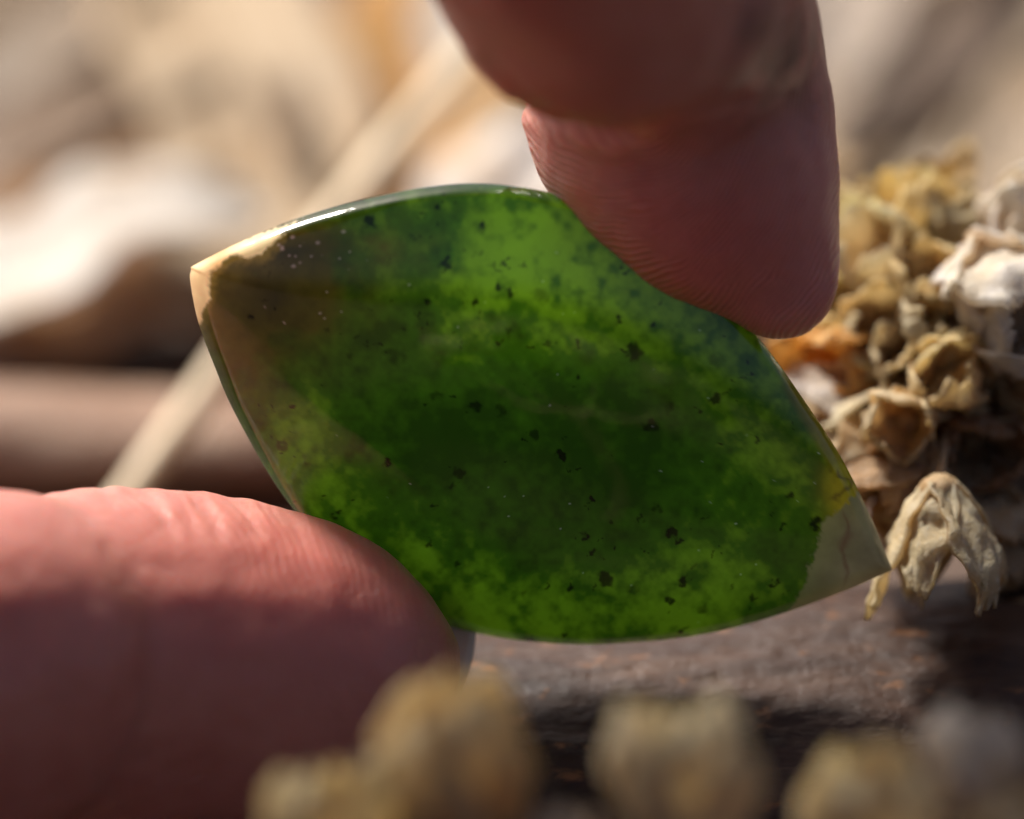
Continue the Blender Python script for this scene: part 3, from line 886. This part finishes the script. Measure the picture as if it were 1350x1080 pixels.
def build_hand():
    bm = bmesh.new()
    proto = bmesh.new(); bmesh.ops.create_icosphere(proto, subdivisions=3, radius=1.0)
    pv = np.array([q.co[:] for q in proto.verts]); pf = [[q.index for q in f_.verts] for f_ in proto.faces]; proto.free()
    allv, allf, off = [], [], 0
    for ch in BODY:
        for r, u, t, rad in chain(ch):
            w = np.array(cam_pt(r, u, t))
            allv.append(w + pv * rad); allf += [tuple(i + off for i in q) for q in pf]; off += len(pv)
    bm.free()
    v = np.concatenate(allv)
    tmp = make_obj('hand_blank', v, allf, M_SKIN)
    md = tmp.modifiers.new('remesh', 'REMESH'); md.mode = 'VOXEL'; md.voxel_size = 0.00042; md.adaptivity = 0.0
    sm = tmp.modifiers.new('smooth', 'SMOOTH'); sm.factor = 0.5; sm.iterations = 14
    dg = bpy.context.evaluated_depsgraph_get()
    me = bpy.data.meshes.new_from_object(tmp.evaluated_get(dg), depsgraph=dg)
    old = tmp.data
    bpy.data.objects.remove(tmp); bpy.data.meshes.remove(old)
    n = len(me.vertices)
    co = np.empty(n * 3); me.vertices.foreach_get('co', co); co = co.reshape(-1, 3) / MM
    nr = np.empty(n * 3); me.vertices.foreach_get('normal', nr); nr = nr.reshape(-1, 3)
    R = co[:, 0]; U = co[:, 1] * SP + co[:, 2] * CP; T = -co[:, 1] * CP + co[:, 2] * SP
    k = DIST / (DIST - T)
    X, Y = R * k * PXMM + 675, 540 - U * k * PXMM
    nt = -nr[:, 1] * CP + nr[:, 2] * SP            # facing the palm side seen in the photograph
    disp = np.zeros(n)
    # skin folds on the upper side of the thumb
    thumb = (U < 2) & (R < 2) & (T < 30)
    folds = [[(160, 630), (185, 648), (208, 668), (226, 700), (232, 745)], [(228, 636), (262, 662), (284, 692), (298, 735)], [(282, 640), (314, 664), (337, 692), (347, 725)], [(366, 655), (394, 698), (402, 730)],
             [(120, 628), (140, 650), (160, 690)], [(200, 630), (236, 664), (258, 700), (266, 730)]]
    q = np.stack([X, Y], 1)
    for i, fl in enumerate(folds):
        fl = catmull(np.array(fl, float), 6)
        d = np.full(n, 1e9); along = np.zeros(n)
        idx = np.where(thumb & (X < 520))[0]
        for j in range(len(fl) - 1):
            a, b = fl[j], fl[j + 1]; ab = b - a
            t_ = np.clip(((q[idx] - a) @ ab) / (ab @ ab), 0, 1)
            dv = q[idx] - a - t_[:, None] * ab
            dist = np.linalg.norm(dv, axis=1) * np.where(ab[0] * dv[:, 1] - ab[1] * dv[:, 0] > 0, -1, 1)
            better = np.abs(dist) < np.abs(d[idx]); d[idx[better]] = dist[better]; along[idx[better]] = (j + t_[better]) / (len(fl) - 1)
        depth = (0.42, 0.50, 0.42, 0.28, 0.25, 0.18)[i]
        fade = (1 - smooth01(along, 0.55, 1.0)) * smooth01(along, 0.0, 0.5) * 0.42
        disp += -depth * fade * np.exp(-(d / 6.5) ** 2) + depth * 0.55 * fade * np.exp(-((d - 13) / 9.0) ** 2)
    # flexion crease where the finger bends
    cl = catmull(np.array([(640, 85), (700, 148), (760, 176), (815, 184), (870, 166), (950, 140), (1040, 120)], float), 8)
    idx = np.where((R > -5) & (U > 8) & (T > -8) & (T < 26))[0]
    d = np.full(len(idx), 1e9)
    for j in range(len(cl) - 1):
        a, b = cl[j], cl[j + 1]; ab = b - a
        t_ = np.clip(((q[idx] - a) @ ab) / (ab @ ab), 0, 1)
        d = np.minimum(d, np.linalg.norm(q[idx] - a - t_[:, None] * ab, axis=1))
    amp = np.interp(X[idx], [640, 700, 840, 900, 1000], [0.5, 0.8, 0.8, 0.35, 0.1])
    disp[idx] += -amp * np.exp(-(d / 9.0) ** 2) * (nt[idx] > -0.3)
    # soft unevenness
    disp += (fbm(co * 0.22, 3, 90) - 0.5) * 0.5 + (fbm(co * 0.9, 2, 95) - 0.5) * 0.10
    co2 = co + nr * disp[:, None]
    # friction ridges: loops on the finger pad, arcs on the thumb
    cx, cy = 832.0, 78.0
    sx = 1.0 + 0.45 * smooth01(X, cx - 30, cx + 90)
    rad = np.sqrt((sx * (X - cx)) ** 2 + (Y - cy) ** 2) + (fbm(np.stack([X, Y, X * 0], 1) / 60.0, 3, 99) - .5) * 28
    ph_i = rad / 7.8 * 2 * math.pi
    idxm = (R > -4) & (U > 0) & (U < 40) & (T < 30)
    amp_i = idxm * smooth01(nt, -0.25, 0.1) * (0.25 + 0.75 * smooth01(Y, 130, 200))
    tx, ty = 250.0, 800.0
    ph_t = (np.sqrt((X - 120) ** 2 + ((Y - 900) * 0.8) ** 2) + (fbm(np.stack([X, Y, X * 0], 1) / 70.0, 2, 98) - .5) * 30) / 10.5 * 2 * math.pi
    amp_t = thumb * smooth01(U, -14.5, -7) * 0.22 * smooth01(X, 60, 200)
    float_attr(me, 'ridge', np.where(idxm, ph_i, ph_t))
    float_attr(me, 'ridge_depth', np.where(idxm, amp_i, amp_t))
    flush = np.clip(0.75 * np.exp(-(((X - 930) / 190) ** 2 + ((Y - 330) / 130) ** 2)) + 0.5 * np.exp(-(((X - 420) / 220) ** 2 + ((Y - 760) / 110) ** 2)), 0, 0.9)
    float_attr(me, 'flush', flush)
    gr = np.clip(1.0 * np.exp(-(((X - 1025) / 75) ** 2 + ((Y - 75) / 95) ** 2)), 0, 0.95) * idxm
    float_attr(me, 'grime', gr)
    # set the base of the hand as the origin
    root = empty('hand', cam_pt(-74, 38, 150))
    org = np.array(cam_pt(-74, 38, 150))
    me.vertices.foreach_set('co', ((co2 - org) * MM).ravel())
    me.polygons.foreach_set('use_smooth', [True] * len(me.polygons))
    me.materials.clear(); me.materials.append(M_SKIN)
    me.name = 'skin'
    me.update()
    sk = bpy.data.objects.new('skin', me); col.objects.link(sk); sk.parent = root
    tag(root, 'bare hand pinching the green stone between thumb and index finger', 'hand')
    return root, org
hand, HAND_ORG = build_hand()

def nail(name, centre, along, normal, length, width, bend, label=None):
    """a curved plate: along points to the free edge; camera axes, mm"""
    c = np.array(cam_pt(*centre)); a = np.array(cam_pt(*along)); a /= np.linalg.norm(a)
    nn = np.array(cam_pt(*normal)); nn -= a * (nn @ a); nn /= np.linalg.norm(nn)
    sd = np.cross(a, nn)
    n, k = 22, 25
    S, E = np.meshgrid(np.linspace(0, 1, n), np.linspace(-1, 1, k), indexing='ij')
    half = width / 2
    ang = E * bend
    rad = half / math.sin(bend)
    wd = 1 - 0.10 * (1 - S) ** 2
    ends = length * (S - 0.5) + np.where(S > 0.5, -(E ** 2) * length * 0.20 * (S - 0.5) * 2, (E ** 2) * length * 0.16 * (0.5 - S) * 2)
    drop = rad * (np.cos(ang) - 1) - 0.9 * (S - 0.3) ** 2
    top = c + a * ends[..., None] + sd * (rad * np.sin(ang) * wd)[..., None] + nn * drop[..., None]
    bot = top - nn * 0.35
    N = n * k
    v = np.concatenate([top.reshape(-1, 3), bot.reshape(-1, 3)]) - HAND_ORG
    f = []
    for i in range(n - 1):
        for j in range(k - 1):
            q = (i * k + j, i * k + j + 1, (i + 1) * k + j + 1, (i + 1) * k + j)
            f.append(q); f.append(tuple(N + z for z in reversed(q)))
    rim = [j for j in range(k)] + [i * k + k - 1 for i in range(1, n)] + [(n - 1) * k + j for j in range(k - 2, -1, -1)] + [i * k for i in range(n - 2, 0, -1)]
    for i in range(len(rim)):
        p, q = rim[i], rim[(i + 1) % len(rim)]
        f.append((p, N + p, N + q, q))
    o = make_obj(name, v, f, M_NAIL, hand)
    free = smooth01(S, 0.80, 0.86).ravel()
    float_attr(o.data, 'free', np.r_[free, free])
    if label:
        o['label'] = label
    return o

nail('thumbnail', (-8.6, -13.5, -4.8), (0.85, -0.45, 0.10), (-0.11, -0.40, -0.87), 12.6, 10.5, 0.95)
ic = px(985, 290, -4.0)
nail('fingernail', ic, (0.32, -0.95, 0.05), (0.35, 0.15, -0.92), 11.5, 10.0, 0.95)
